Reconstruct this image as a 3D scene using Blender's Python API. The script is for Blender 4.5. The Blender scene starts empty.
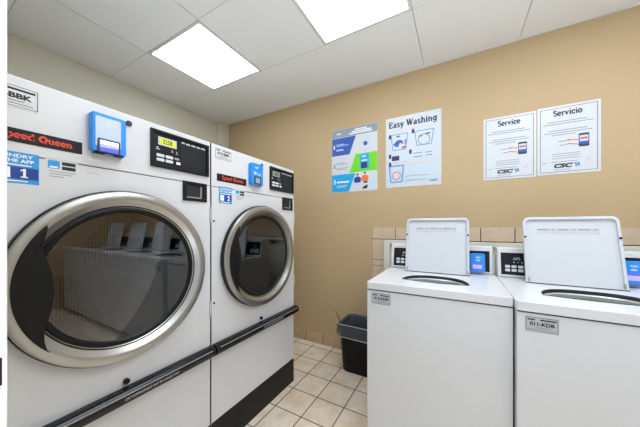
import bpy, bmesh, math, random
from mathutils import Vector
from mathutils.geometry import tessellate_polygon
random.seed(7)
SC = bpy.context.scene
COL = SC.collection
PI = math.pi

# ------------------------------------------------------------------ camera, world, exposure
YAW = math.radians(29.083)
CAM_H = 1.19
cam_d = bpy.data.cameras.new('camera')
cam_d.sensor_width = 36.0
cam_d.lens = 245.4 / 640 * 36.0
cam_d.shift_y = 13.06 / 640
cam_d.clip_start = 0.01
cam = bpy.data.objects.new('camera', cam_d)
cam.location = (0, 0, CAM_H)
cam.rotation_euler = (PI / 2, 0, YAW)
COL.objects.link(cam)
SC.camera = cam
# world fill added through the open front: bright below for the ceiling, dim above
W = bpy.data.worlds.new('world')
W.use_nodes = True
_n, _l = W.node_tree.nodes, W.node_tree.links
_tc = _n.new('ShaderNodeTexCoord')
_sp = _n.new('ShaderNodeSeparateXYZ')
_rp = _n.new('ShaderNodeValToRGB')
_mr = _n.new('ShaderNodeMapRange')
_mr.inputs[1].default_value = -0.65
_mr.inputs[2].default_value = -0.35
_rp.color_ramp.elements[0].color = (0.70, 0.75, 0.80, 1)
_rp.color_ramp.elements[1].color = (0.125, 0.13, 0.14, 1)
_l.new(_tc.outputs['Generated'], _sp.inputs[0])
_l.new(_sp.outputs[2], _mr.inputs[0])
_l.new(_mr.outputs[0], _rp.inputs[0])
_l.new(_rp.outputs[0], _n['Background'].inputs[0])
_n['Background'].inputs[1].default_value = 5.0
SC.world = W
SC.view_settings.view_transform = 'Standard'
SC.view_settings.look = 'None'
SC.view_settings.gamma = 1.0
SC.view_settings.use_curve_mapping = False
SC.view_settings.exposure = 0.42
LAMP = 5.8          # strength of the ceiling light diffusers

# ------------------------------------------------------------------ materials
def lin(hexs):
    out = []
    for i in (0, 2, 4):
        c = int(hexs[i:i + 2], 16) / 255
        out.append(c / 12.92 if c <= 0.04045 else ((c + 0.055) / 1.055) ** 2.4)
    return (*out, 1.0)

def mat(name, col, rough=0.5, metal=0.0, var=0.0, vscale=6.0, bump=0.0, bscale=200.0, emit=0.0, coat=0.0, spec=None, ecol=None):
    m = bpy.data.materials.new(name)
    m.use_nodes = True
    nt = m.node_tree
    b = nt.nodes['Principled BSDF']
    c = lin(col) if isinstance(col, str) else (*col, 1.0)
    b.inputs['Base Color'].default_value = c
    b.inputs['Roughness'].default_value = rough
    b.inputs['Metallic'].default_value = metal
    if spec is not None:
        b.inputs['Specular IOR Level'].default_value = spec
    if coat:
        b.inputs['Coat Weight'].default_value = coat
        b.inputs['Coat Roughness'].default_value = 0.08
    if emit:
        b.inputs['Emission Color'].default_value = (*ecol, 1) if ecol else c
        b.inputs['Emission Strength'].default_value = emit
    if var or bump:
        tc = nt.nodes.new('ShaderNodeTexCoord')
        if var:
            n = nt.nodes.new('ShaderNodeTexNoise')
            n.inputs['Scale'].default_value = vscale
            n.inputs['Detail'].default_value = 5
            nt.links.new(tc.outputs['Object'], n.inputs['Vector'])
            mx = nt.nodes.new('ShaderNodeMix')
            mx.data_type = 'RGBA'
            mx.inputs[6].default_value = tuple(max(0, v * (1 - var)) for v in c[:3]) + (1,)
            mx.inputs[7].default_value = tuple(min(1, v * (1 + var)) for v in c[:3]) + (1,)
            nt.links.new(n.outputs['Fac'], mx.inputs[0])
            nt.links.new(mx.outputs[2], b.inputs['Base Color'])
        if bump:
            n2 = nt.nodes.new('ShaderNodeTexNoise')
            n2.inputs['Scale'].default_value = bscale
            n2.inputs['Detail'].default_value = 3
            nt.links.new(tc.outputs['Object'], n2.inputs['Vector'])
            bp = nt.nodes.new('ShaderNodeBump')
            bp.inputs['Strength'].default_value = bump
            bp.inputs['Distance'].default_value = 0.004
            nt.links.new(n2.outputs['Fac'], bp.inputs['Height'])
            nt.links.new(bp.outputs['Normal'], b.inputs['Normal'])
    return m

def tile_mat(name, c1, c2, mortar, size, off, msize=0.0035, rough=0.32):
    m = bpy.data.materials.new(name)
    m.use_nodes = True
    nt = m.node_tree
    b = nt.nodes['Principled BSDF']
    tc = nt.nodes.new('ShaderNodeTexCoord')
    mp = nt.nodes.new('ShaderNodeMapping')
    mp.inputs['Location'].default_value = (off[0], off[1], 0)
    nt.links.new(tc.outputs['Object'], mp.inputs['Vector'])
    br = nt.nodes.new('ShaderNodeTexBrick')
    br.offset = 0.0
    br.squash = 1.0
    br.inputs['Color1'].default_value = lin(c1)
    br.inputs['Color2'].default_value = lin(c2)
    br.inputs['Mortar'].default_value = lin(mortar)
    br.inputs['Scale'].default_value = 1.0
    br.inputs['Mortar Size'].default_value = msize
    br.inputs['Mortar Smooth'].default_value = 0.15
    br.inputs['Brick Width'].default_value = size
    br.inputs['Row Height'].default_value = size
    nt.links.new(mp.outputs[0], br.inputs['Vector'])
    n = nt.nodes.new('ShaderNodeTexNoise')
    n.inputs['Scale'].default_value = 9.0
    n.inputs['Detail'].default_value = 6
    n.inputs['Roughness'].default_value = 0.65
    nt.links.new(tc.outputs['Object'], n.inputs['Vector'])
    rp = nt.nodes.new('ShaderNodeValToRGB')
    rp.color_ramp.elements[0].position = 0.35
    rp.color_ramp.elements[0].color = (0.86, 0.76, 0.64, 1)
    rp.color_ramp.elements[1].position = 0.62
    rp.color_ramp.elements[1].color = (1.0, 1.0, 1.0, 1)
    nt.links.new(n.outputs['Fac'], rp.inputs[0])
    mx = nt.nodes.new('ShaderNodeMix')
    mx.data_type = 'RGBA'
    mx.blend_type = 'MULTIPLY'
    mx.inputs[0].default_value = 1.0
    nt.links.new(br.outputs['Color'], mx.inputs[6])
    nt.links.new(rp.outputs[0], mx.inputs[7])
    nt.links.new(mx.outputs[2], b.inputs['Base Color'])
    b.inputs['Roughness'].default_value = rough
    bp = nt.nodes.new('ShaderNodeBump')
    bp.invert = True
    bp.inputs['Strength'].default_value = 0.5
    bp.inputs['Distance'].default_value = 0.002
    nt.links.new(br.outputs['Fac'], bp.inputs['Height'])
    nt.links.new(bp.outputs['Normal'], b.inputs['Normal'])
    return m

def glass_mat(name, tint):
    m = bpy.data.materials.new(name)
    m.use_nodes = True
    nt = m.node_tree
    nt.nodes.remove(nt.nodes['Principled BSDF'])
    out = nt.nodes['Material Output']
    tr = nt.nodes.new('ShaderNodeBsdfTransparent')
    tr.inputs[0].default_value = (*tint, 1)
    gl = nt.nodes.new('ShaderNodeBsdfGlossy')
    gl.inputs['Roughness'].default_value = 0.02
    fr = nt.nodes.new('ShaderNodeFresnel')
    fr.inputs['IOR'].default_value = 2.1
    mx = nt.nodes.new('ShaderNodeMixShader')
    nt.links.new(fr.outputs[0], mx.inputs[0])
    nt.links.new(tr.outputs[0], mx.inputs[1])
    nt.links.new(gl.outputs[0], mx.inputs[2])
    nt.links.new(mx.outputs[0], out.inputs['Surface'])
    return m

def drum_mat(name):
    """brushed steel with a grid of punched holes, in three wedge-shaped fields"""
    m = bpy.data.materials.new(name)
    m.use_nodes = True
    nt = m.node_tree
    N, L = nt.nodes, nt.links
    b = N['Principled BSDF']
    tc = N.new('ShaderNodeTexCoord')
    sp = N.new('ShaderNodeSeparateXYZ')
    L.new(tc.outputs['Object'], sp.inputs[0])
    def mth(op, a, bb=None, c=None):
        n = N.new('ShaderNodeMath')
        n.operation = op
        for i, v in enumerate((a, bb, c)):
            if v is None:
                continue
            if isinstance(v, (int, float)):
                n.inputs[i].default_value = v
            else:
                L.new(v, n.inputs[i])
        return n.outputs[0]
    y = mth('SUBTRACT', sp.outputs[1], 0.364)
    z = mth('SUBTRACT', sp.outputs[2], 1.008)
    p = 0.0135
    fy = mth('SUBTRACT', mth('FRACT', mth('DIVIDE', mth('ADD', y, 10 * p + 2), p)), 0.5)
    fz = mth('SUBTRACT', mth('FRACT', mth('DIVIDE', mth('ADD', z, 10 * p + 2), p)), 0.5)
    d = mth('SQRT', mth('ADD', mth('MULTIPLY', fy, fy), mth('MULTIPLY', fz, fz)))
    hole = mth('LESS_THAN', d, 0.30)
    ang = mth('ARCTAN2', z, y)
    fld = mth('GREATER_THAN', mth('SINE', mth('ADD', mth('MULTIPLY', ang, 3.0), 0.6)), -0.35)
    r = mth('SQRT', mth('ADD', mth('MULTIPLY', y, y), mth('MULTIPLY', z, z)))
    fld = mth('MULTIPLY', fld, mth('GREATER_THAN', r, 0.07))
    fac = mth('MULTIPLY', hole, fld)
    mx = N.new('ShaderNodeMix')
    mx.data_type = 'RGBA'
    mx.inputs[6].default_value = (0.62, 0.60, 0.56, 1)
    mx.inputs[7].default_value = (0.01, 0.01, 0.01, 1)
    L.new(fac, mx.inputs[0])
    L.new(mx.outputs[2], b.inputs['Base Color'])
    b.inputs['Metallic'].default_value = 0.55
    b.inputs['Roughness'].default_value = 0.45
    return m

M = dict(
    tan=mat('tan_painted_wall', 'BEA47E', 0.6, var=0.04, vscale=3, bump=0.25, bscale=60),
    cream=mat('cream_painted_wall', 'D9D5C4', 0.6, var=0.03, vscale=3, bump=0.2, bscale=60),
    ceil=mat('ceiling_tile', 'EAEAE8', 0.85, var=0.03, vscale=4, bump=0.15, bscale=250),
    tbar=mat('ceiling_grid_white', 'D8D8D6', 0.5),
    gap=mat('ceiling_joint_grey', 'C6C6C3', 0.8),
    floor=tile_mat('floor_tile', 'F3E9DA', 'EBDFCB', '38281C', 0.2032, (0.8485 + 4 * 0.2032, -1.485 + 10 * 0.2032, 0)),
    base=mat('tan_baseboard_tile', 'C4A684', 0.4, var=0.12, vscale=14),
    wtile=mat('tan_wall_tile', 'CDB59D', 0.4, var=0.16, vscale=14),
    grout=mat('brown_grout', '49352A', 0.9),
    chase=mat('cream_enamel_frame', 'D9D7C8', 0.45),
    white=mat('white_enamel', 'D6D6D8', 0.28, var=0.012, vscale=5),
    wwhite=mat('washer_white_enamel', 'D8D9DB', 0.25, var=0.012, vscale=5),
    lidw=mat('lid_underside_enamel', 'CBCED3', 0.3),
    seam=mat('dark_seam', '3A3C40', 0.7),
    black=mat('black_plastic', '0B0B0D', 0.42, spec=0.3),
    bar=mat('black_vinyl_bumper', '0A0B0E', 0.25, spec=0.4, coat=0.15),
    kick=mat('black_kick_plate', '0D0D0E', 0.38, var=0.2, vscale=12, spec=0.3),
    panel=mat('charcoal_control_panel', '111318', 0.4, spec=0.3),
    panel2=mat('dark_grey_overlay', '1D1F25', 0.45, spec=0.3),
    steel=mat('brushed_steel', (0.45, 0.445, 0.43), 0.30, 1.0, var=0.05, vscale=30),
    chrome=mat('polished_steel', (0.75, 0.75, 0.74), 0.15, 1.0),
    grey=mat('grey_plastic', '9A9CA0', 0.4),
    lgrey=mat('light_grey_plastic', 'C8CBD0', 0.4),
    glass=glass_mat('tinted_door_glass', (0.6, 0.6, 0.61)),
    drum=drum_mat('perforated_drum_steel'),
    drumside=mat('drum_steel', (0.5, 0.49, 0.47), 0.4, 0.6),
    lint=mat('dark_interior', '26272A', 0.8),
    orange=mat('red_orange_lettering', 'E2452B', 0.5),
    ink=mat('black_ink', '1C1D22', 0.6),
    ink2=mat('grey_ink', '8F959E', 0.7),
    navy=mat('navy_ink', '2A3454', 0.6),
    plate=mat('silver_asset_plate', 'B9BABC', 0.35),
    wlet=mat('white_lettering', 'F2F4F6', 0.5),
    blue=mat('bright_blue_plastic', '1A8CEC', 0.3),
    sky=mat('sky_blue_sticker', '2E97D8', 0.45),
    dblue=mat('dark_blue_ink', '1B3A94', 0.45),
    pale=mat('pale_reader_face', 'C4D2E2', 0.25),
    scrw=mat('lit_screen_white', 'F2F4FF', 0.3, emit=0.35),
    scrv=mat('lit_screen_violet', '5A5FD8', 0.3, emit=0.3),
    scrl=mat('lit_screen_lilac', 'A9A4F0', 0.3, emit=0.35),
    scrd=mat('dark_reader_screen', '3B4552', 0.25),
    lcd=mat('yellow_lit_display', 'C9D23A', 0.3, emit=0.2),
    lcdoff=mat('olive_display', '8E8F72', 0.3),
    button=mat('white_buttons', 'D8DCE0', 0.4),
    paper=mat('laminated_paper', 'D2D5DA', 0.3),
    paperblue=mat('pale_blue_paper', 'CAD1DA', 0.35),
    pgrey=mat('poster_grey_band', '8C9AA2', 0.4),
    pblue=mat('poster_blue', '2F55AE', 0.4),
    pgreen=mat('poster_green', '6FD41E', 0.4),
    pcyan=mat('poster_cyan', '17A6E4', 0.4),
    porange=mat('poster_orange', 'EE7A3C', 0.5),
    pskin=mat('poster_skin', 'D9A27E', 0.5),
    ppale=mat('poster_pale_blue', 'BCD6EA', 0.5),
    lblue=mat('line_blue', '5C9BD6', 0.5),
    red=mat('line_red', 'D5584E', 0.5),
    pink=mat('pink_print', 'E8B4B0', 0.5),
    teal=mat('teal_star', '1E8FC0', 0.5),
    bin=mat('black_bin_plastic', '040405', 0.45, bump=0.1, bscale=120, spec=0.25),
    rubber=mat('dark_rubber', '2B2E31', 0.5),
    hem=mat('pale_liner_hem', 'A9AEB4', 0.35),
    tub=mat('washer_tub', 'B9BCBA', 0.3, 0.3),
    jamb=mat('white_door_jamb_paint', 'E9E9E8', 0.4, var=0.02, vscale=15),
    brass=mat('strike_steel', (0.6, 0.57, 0.5), 0.3, 1.0),
    maroon=mat('strike_pocket', '2A1414', 0.8),
    lamp=mat('ceiling_light_diffuser', 'FFFFFF', 0.5, emit=LAMP, ecol=(0.84, 0.92, 1.0)),
)

def liner_mat():
    m = bpy.data.materials.new('smoky_bin_liner')
    m.use_nodes = True
    nt = m.node_tree
    b = nt.nodes['Principled BSDF']
    b.inputs['Base Color'].default_value = lin('5A606A')
    b.inputs['Roughness'].default_value = 0.25
    tr = nt.nodes.new('ShaderNodeBsdfTransparent')
    mx = nt.nodes.new('ShaderNodeMixShader')
    mx.inputs[0].default_value = 0.5
    nt.links.new(tr.outputs[0], mx.inputs[1])
    nt.links.new(b.outputs[0], mx.inputs[2])
    nt.links.new(mx.outputs[0], nt.nodes['Material Output'].inputs['Surface'])
    tc = nt.nodes.new('ShaderNodeTexCoord')
    n = nt.nodes.new('ShaderNodeTexNoise')
    n.inputs['Scale'].default_value = 22
    n.inputs['Detail'].default_value = 4
    n.inputs['Distortion'].default_value = 1.2
    nt.links.new(tc.outputs['Object'], n.inputs['Vector'])
    bp = nt.nodes.new('ShaderNodeBump')
    bp.inputs['Strength'].default_value = 0.9
    bp.inputs['Distance'].default_value = 0.02
    nt.links.new(n.outputs['Fac'], bp.inputs['Height'])
    nt.links.new(bp.outputs['Normal'], b.inputs['Normal'])
    return m
M['liner'] = liner_mat()

# ------------------------------------------------------------------ mesh helpers
class Fr:
    """a frame: a = right, b = up, c = out of the surface"""
    def __init__(s, o, R, U, N):
        s.o, s.R, s.U, s.N = Vector(o), Vector(R), Vector(U), Vector(N)
    def p(s, a, b, c):
        return s.o + s.R * a + s.U * b + s.N * c
FX = Fr((0, 0, 0), (0, 1, 0), (0, 0, 1), (1, 0, 0))       # faces +X (dryer fronts)
FY = Fr((0, 0, 0), (1, 0, 0), (0, 0, 1), (0, -1, 0))      # faces -Y (back wall, washer fronts)
FZ = Fr((0, 0, 0), (1, 0, 0), (0, 1, 0), (0, 0, 1))       # faces up

class MB:
    def __init__(s, fr=FZ):
        s.bm = bmesh.new()
        s.fr = fr
    def v(s, a, b, c):
        return s.bm.verts.new(s.fr.p(a, b, c))
    def prism(s, pts, c0, c1):
        lo = [s.v(a, b, c0) for a, b in pts]
        hi = [s.v(a, b, c1) for a, b in pts]
        n = len(pts)
        s.bm.faces.new(hi)
        s.bm.faces.new(lo[::-1])
        for i in range(n):
            j = (i + 1) % n
            s.bm.faces.new((lo[i], lo[j], hi[j], hi[i]))
        return s
    def box(s, a0, a1, b0, b1, c0, c1):
        return s.prism([(a0, b0), (a1, b0), (a1, b1), (a0, b1)], c0, c1)
    def rrect(s, a0, a1, b0, b1, r, c0, c1, n=5):
        return s.prism(rr(a0, a1, b0, b1, r, n), c0, c1)
    def disc(s, ca, cb, r, c0, c1, n=24, ry=None):
        ry = ry or r
        return s.prism([(ca + r * math.cos(2 * PI * i / n), cb + ry * math.sin(2 * PI * i / n)) for i in range(n)], c0, c1)
    def lathe(s, ca, cb, prof, n=96, closed=True):
        rings = []
        for r, c in prof:
            rings.append([s.v(ca + r * math.cos(2 * PI * i / n), cb + r * math.sin(2 * PI * i / n), c) for i in range(n)])
        m = len(prof)
        for k in range(m if closed else m - 1):
            A, B = rings[k], rings[(k + 1) % m]
            for i in range(n):
                j = (i + 1) % n
                s.bm.faces.new((A[i], A[j], B[j], B[i]))
        return s
    def holed(s, outer, hole, c, depth_out, depth_hole):
        """flat plate at height c with a hole, outer and hole edges turned down"""
        tri = tessellate_polygon([[Vector((a, b, 0)) for a, b in outer], [Vector((a, b, 0)) for a, b in hole]])
        vs = [s.v(a, b, c) for a, b in outer + hole]
        for t in tri:
            s.bm.faces.new([vs[i] for i in t])
        n = len(outer)
        for lst, base, dep in ((outer, 0, depth_out), (hole, n, depth_hole)):
            lo = [s.v(a, b, c - dep) for a, b in lst]
            k = len(lst)
            for i in range(k):
                j = (i + 1) % k
                s.bm.faces.new((lo[i], lo[j], vs[base + j], vs[base + i]))
        return s
    def loft(s, rings, cap0=False, cap1=False):
        R = [[s.bm.verts.new(Vector(p)) for p in ring] for ring in rings]
        n = len(rings[0])
        for A, B in zip(R, R[1:]):
            for i in range(n):
                j = (i + 1) % n
                s.bm.faces.new((A[i], A[j], B[j], B[i]))
        if cap0:
            s.bm.faces.new(R[0][::-1])
        if cap1:
            s.bm.faces.new(R[-1])
        return s
    def tube(s, pts, r, n=8):
        pts = [Vector(p) for p in pts]
        rings = []
        for i, p in enumerate(pts):
            d = (pts[min(i + 1, len(pts) - 1)] - pts[max(i - 1, 0)]).normalized()
            u = d.orthogonal().normalized()
            w = d.cross(u)
            rr_ = r[i] if isinstance(r, (list, tuple)) else r
            rings.append([p + (u * math.cos(2 * PI * k / n) + w * math.sin(2 * PI * k / n)) * rr_ for k in range(n)])
        return s.loft(rings, True, True)
    def build(s, name, m, parent=None, bevel=0.0, seg=2, smooth=True, ang=35):
        bmesh.ops.recalc_face_normals(s.bm, faces=s.bm.faces)
        me = bpy.data.meshes.new(name)
        s.bm.to_mesh(me)
        s.bm.free()
        me.materials.append(M[m] if isinstance(m, str) else m)
        if smooth:
            me.shade_smooth()
            me.set_sharp_from_angle(angle=math.radians(ang))
        o = bpy.data.objects.new(name, me)
        COL.objects.link(o)
        if parent:
            o.parent = parent
        if bevel:
            md = o.modifiers.new('bevel', 'BEVEL')
            md.width = bevel
            md.segments = seg
            md.limit_method = 'ANGLE'
            md.harden_normals = True
            md.angle_limit = math.radians(40)
        return o

def rr(a0, a1, b0, b1, r, n=5, corners=(1, 1, 1, 1)):
    """rounded rectangle outline, corners: bottom right, top right, top left, bottom left"""
    P = []
    for k, (cx, cy, t) in enumerate(((a1 - r, b0 + r, -PI / 2), (a1 - r, b1 - r, 0), (a0 + r, b1 - r, PI / 2), (a0 + r, b0 + r, PI))):
        if corners[k]:
            for i in range(n + 1):
                q = t + PI / 2 * i / n
                P.append((cx + r * math.cos(q), cy + r * math.sin(q)))
        else:
            P.append((cx + (r if k in (0, 1) else -r), cy + (-r if k in (0, 3) else r)))
    return P

def text(fr, s, a0, b0, w, h, c, m, name='lettering', parent=None, bold=0.0, shear=0.0, slab=False):
    cu = bpy.data.curves.new('t', 'FONT')
    cu.body = s
    cu.size = 1.0
    cu.offset = bold
    cu.shear = shear
    cu.align_x = 'LEFT'
    cu.resolution_u = 3
    o = bpy.data.objects.new('t', cu)
    COL.objects.link(o)
    bpy.context.view_layer.update()
    dg = bpy.context.evaluated_depsgraph_get()
    me = bpy.data.meshes.new_from_object(o.evaluated_get(dg))
    bpy.data.objects.remove(o)
    bpy.data.curves.remove(cu)
    xs = [v.co.x for v in me.vertices]
    ys = [v.co.y for v in me.vertices]
    x0, x1, y0, y1 = min(xs), max(xs), min(ys), max(ys)
    for v in me.vertices:
        v.co = fr.p(a0 + (v.co.x - x0) / (x1 - x0) * w, b0 + (v.co.y - y0) / (y1 - y0) * h, c)
    me.name = name
    me.materials.clear()
    me.materials.append(M[m])
    o = bpy.data.objects.new(name, me)
    COL.objects.link(o)
    if parent:
        o.parent = parent
    return o

def empty(name, loc, label, cat, group=None):
    o = bpy.data.objects.new(name, None)
    o.empty_display_size = 0.1
    o.location = loc
    COL.objects.link(o)
    tag(o, label, cat, group)
    return o

def tag(o, label, cat, group=None):
    o['label'] = label
    o['category'] = cat
    if group:
        o['group'] = group
    return o

def struct(o):
    o['kind'] = 'structure'
    return o

def lines(fr, rows, c, m, name, parent, th=0.003):
    """rows of printed lines too small to read: (a0, a1, b)"""
    sets = [[r] for r in rows] if len(rows) < 3 or 'icon' in name else [rows]
    for st in sets:
        b = MB(fr)
        for a0, a1, y in st:
            b.box(a0, a1, y - th / 2, y + th / 2, c, c + 0.0003)
        o = b.build(name, m, parent, smooth=False)
    return o

def _arc(cx, cy, rx, ry, a0, a1, n=14):
    return [(cx + rx * math.cos(math.radians(a0 + (a1 - a0) * i / n)), cy + ry * math.sin(math.radians(a0 + (a1 - a0) * i / n))) for i in range(n + 1)]

# slab-serif letters: strokes (polyline, width) and foot or head serifs (x, y, half length)
SL = {
    'S': (1.05, [(_arc(.52, 1.08, .36, .30, 25, 270) + _arc(.52, .40, .38, .34, 88, -160), .24)], [(.86, 1.25, .06), (.16, .22, .06)]),
    'E': (1.15, [([(.28, 0), (.28, 1.45)], .30), ([(.1, .07), (1.0, .07)], .15), ([(.28, .75), (.80, .75)], .15), ([(.1, 1.38), (.98, 1.38)], .15), ([(.98, .02), (.98, .40)], .12), ([(.95, 1.43), (.95, 1.08)], .12), ([(.80, .60), (.80, .92)], .12)], []),
    'W': (1.75, [([(.18, 1.42), (.55, .05)], .30), ([(.55, .05), (.88, 1.35)], .15), ([(.82, 1.42), (1.20, .05)], .30), ([(1.20, .05), (1.55, 1.42)], .15)], [(.18, 1.40, .20), (.85, 1.40, .20), (1.55, 1.40, .18)]),
    'Q': (1.40, [(_arc(.68, .72, .52, .64, 0, 360, 26), .30), ([(.62, .35), (1.20, -.12)], .20)], []),
    'e': (.98, [(_arc(.50, .50, .36, .42, 0, 322, 20), .25), ([(.18, .50), (.85, .50)], .13)], []),
    'o': (1.02, [(_arc(.51, .50, .37, .42, 0, 360, 22), .26)], []),
    'c': (.92, [(_arc(.50, .50, .36, .42, 35, 320, 18), .25), ([(.70, .62), (.82, .78)], .20)], []),
    'a': (1.0, [(_arc(.42, .30, .27, .23, 0, 360, 18), .20), ([(.70, .0), (.70, .70)], .25), (_arc(.45, .70, .27, .23, 0, 155), .16)], [(.80, .06, .14)]),
    's': (.86, [(_arc(.42, .74, .27, .20, 30, 270) + _arc(.42, .28, .28, .22, 88, -155), .19)], [(.68, .86, .05), (.15, .16, .05)]),
    'r': (.82, [([(.28, 0), (.28, 1.0)], .26), (_arc(.58, .55, .30, .38, 165, 55), .16), ([(.66, .82), (.78, .82)], .24)], [(.28, .06, .24), (.20, .94, .16)]),
    'v': (1.02, [([(.20, .95), (.52, .05)], .27), ([(.52, .05), (.84, .95)], .14)], [(.20, .94, .20), (.84, .94, .18)]),
    'y': (1.02, [([(.20, .95), (.54, .05)], .27), ([(.84, .95), (.45, -.18), (.30, -.36), (.14, -.30)], .15)], [(.20, .94, .20), (.84, .94, .18)]),
    'i': (.56, [([(.28, 0), (.28, 1.0)], .26), ([(.28, 1.20), (.28, 1.44)], .26)], [(.28, .06, .24), (.20, .94, .16)]),
    'n': (1.12, [([(.26, 0), (.26, 1.0)], .25), (_arc(.55, .62, .29, .30, 170, 0), .18), ([(.84, .65), (.84, 0)], .25)], [(.26, .06, .22), (.86, .06, .22), (.18, .94, .16)]),
    'u': (1.12, [([(.26, 1.0), (.26, .35)], .25), (_arc(.55, .36, .29, .30, 180, 350), .18), ([(.84, 1.0), (.84, 0)], .25)], [(.20, .94, .18), (.78, .94, .18), (.92, .06, .16)]),
    'h': (1.12, [([(.26, 0), (.26, 1.45)], .25), (_arc(.55, .62, .29, .30, 170, 0), .18), ([(.84, .65), (.84, 0)], .25)], [(.26, .06, .22), (.86, .06, .22), (.18, 1.39, .16)]),
    'g': (1.06, [(_arc(.44, .55, .30, .36, 0, 360, 20), .20), ([(.78, 1.0), (.78, -.10)], .24), (_arc(.46, -.10, .32, .26, 0, -155), .16)], [(.88, .94, .14)]),
    'p': (1.06, [([(.26, -.40), (.26, 1.0)], .25), (_arc(.56, .50, .32, .40, 0, 360, 20), .22)], [(.26, -.36, .22), (.18, .94, .16)]),
    'd': (1.08, [([(.80, 0), (.80, 1.45)], .25), (_arc(.48, .48, .32, .40, 0, 360, 20), .22)], [(.90, .06, .15), (.72, 1.39, .16)]),
}
def slab(fr, s, a0, b0, w, h, c, m, name='heading', parent=None, capital=1.45):
    """slab-serif lettering, w wide, h from the baseline to the top of the capitals"""
    tot = sum(0.6 if ch == ' ' else SL[ch][0] for ch in s)
    kx, ky = w / tot, h / capital
    b = MB(fr)
    x = 0.0
    for ch in s:
        if ch == ' ':
            x += 0.6
            continue
        adv, strokes, serifs = SL[ch]
        for pts, t in strokes:
            P = [Vector((px, py)) for px, py in pts]
            t = t * 1.2 + 0.045
            L, Rr = [], []
            for i, p in enumerate(P):
                d = P[min(i + 1, len(P) - 1)] - P[max(i - 1, 0)]
                d = d.normalized() if d.length else Vector((1, 0))
                nn = Vector((-d.y, d.x)) * t / 2
                L.append(p + nn)
                Rr.append(p - nn)
            vl = [b.v(a0 + (x + q.x) * kx, b0 + q.y * ky, c) for q in L]
            vr = [b.v(a0 + (x + q.x) * kx, b0 + q.y * ky, c) for q in Rr]
            for i in range(len(P) - 1):
                b.bm.faces.new((vl[i], vr[i], vr[i + 1], vl[i + 1]))
        for sx, sy, sh in serifs:
            q = [b.v(a0 + (x + sx + i) * kx, b0 + (sy + j) * ky, c + 0.0001) for i, j in ((-sh, -.085), (sh, -.085), (sh, .085), (-sh, .085))]
            b.bm.faces.new(q)
        x += adv
    return b.build(name, m, parent, smooth=False)

# ------------------------------------------------------------------ the room
XL, XR, YF, YB, H = -2.645, 2.93, 0.08, 2.184, 2.50
TH = 0.14
struct(MB().box(XL - 0.1, XR + 0.1, YF - TH - 0.02, YB + 0.1, -0.08, 0).build('floor', 'floor', smooth=False))
struct(MB().box(XL - 0.1, XR + 0.1, YF - TH - 0.02, YB + 0.1, H + 0.012, H + 0.1).build('ceiling', 'ceil', smooth=False))
struct(MB().box(XL - 0.1, XR + 0.1, YB, YB + 0.1, 0, H + 0.05).build('wall_back', 'tan', smooth=False))
struct(MB().box(XL - 0.1, XL, YF - TH, YB, 0, H + 0.05).build('wall_left', 'cream', smooth=False))
struct(MB().box(XR, XR + 0.1, YF - TH, YB, 0, H + 0.05).build('wall_right', 'tan', smooth=False))
wf = MB()
wf.box(XL, -0.55, YF - TH, YF, 0, H + 0.05)
wf.box(1.45, XR, YF - TH, YF, 0, H + 0.05)
struct(wf.build('wall_front', 'cream', smooth=False))
# corner pipe chase
t = MB()
t.box(XL, XL + 0.095, 2.075, YB, 0, H)
struct(t.build('trim_1', 'cream', bevel=0.004))
# door frame around the camera's doorway
dj = MB()
dj.box(-0.556, -0.514, YF - TH - 0.012, YF + 0.002, 0, H)
jamb = struct(dj.build('trim_2', 'jamb', bevel=0.0015))
sp = MB(Fr((-0.514, 0, 0), (0, 1, 0), (0, 0, 1), (1, 0, 0)))
sp.box(0.046, 0.0815, 0.965, 0.981, -0.002, 0.0008)
sp.box(0.046, 0.0815, 1.021, 1.037, -0.002, 0.0008)
sp.box(0.0775, 0.0815, 0.981, 1.021, -0.002, 0.0008)
sp.build('strike_plate', 'jamb', jamb)
MB(Fr((-0.514, 0, 0), (0, 1, 0), (0, 0, 1), (1, 0, 0))).box(0.05, 0.0775, 0.985, 1.025, -0.001, 0.0004).build('strike_pocket', 'maroon', jamb)

# ceiling tiles and grid: panels with thin joints, the openings of the lights left free
gx = [XL, -2.035, -1.428, -0.832, -0.232, 0.383, 0.99, 1.60, 2.21, XR]
gy = [YF, 0.385, 0.982, 1.567, YB]
LIGHTS = [(-2.035, -1.428), (-0.832, -0.232), (0.383, 0.99), (1.60, 2.21)]
cells = []
for j in range(4):
    y0, y1 = gy[j], gy[j + 1]
    if j == 2:
        for i in range(9):
            if (gx[i], gx[i + 1]) not in LIGHTS:
                cells.append((gx[i], gx[i + 1], y0, y1))
    elif j == 1:
        for i in range(9):
            if (gx[i], gx[i + 1]) not in LIGHTS[1:]:
                cells.append((gx[i], gx[i + 1], y0, y1))
    elif j == 3:
        cells += [(XL, -0.232, y0, y1), (-0.232, 0.383, y0, y1), (0.383, 1.60, y0, y1), (1.60, XR, y0, y1)]
    else:
        cells += [(XL, -1.428, y0, y1), (-1.428, -0.232, y0, y1), (-0.232, 0.99, y0, y1), (0.99, 2.21, y0, y1), (2.21, XR, y0, y1)]
tp = MB()
for x0, x1, y0, y1 in cells:
    g = 0.0025
    tp.box(x0 + g, x1 - g, y0 + g, y1 - g, H - 0.001, H + 0.012)
struct(tp.build('ceiling_tiles', 'ceil', smooth=False))
tb = MB()
for x in gx[1:-1]:
    tb.box(x - 0.010, x + 0.010, (gy[1] if x > -0.9 else gy[2]) - 0.01, gy[3] + 0.01, H + 0.001, H + 0.011)
for y in (gy[1], gy[3]):
    tb.box(XL, XR, y - 0.010, y + 0.010, H + 0.0015, H + 0.0105)
for i in range(9):
    if (gx[i], gx[i + 1]) not in LIGHTS[1:]:
        tb.box(gx[i], gx[i + 1], gy[2] - 0.010, gy[2] + 0.010, H + 0.0015, H + 0.0105)
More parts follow.
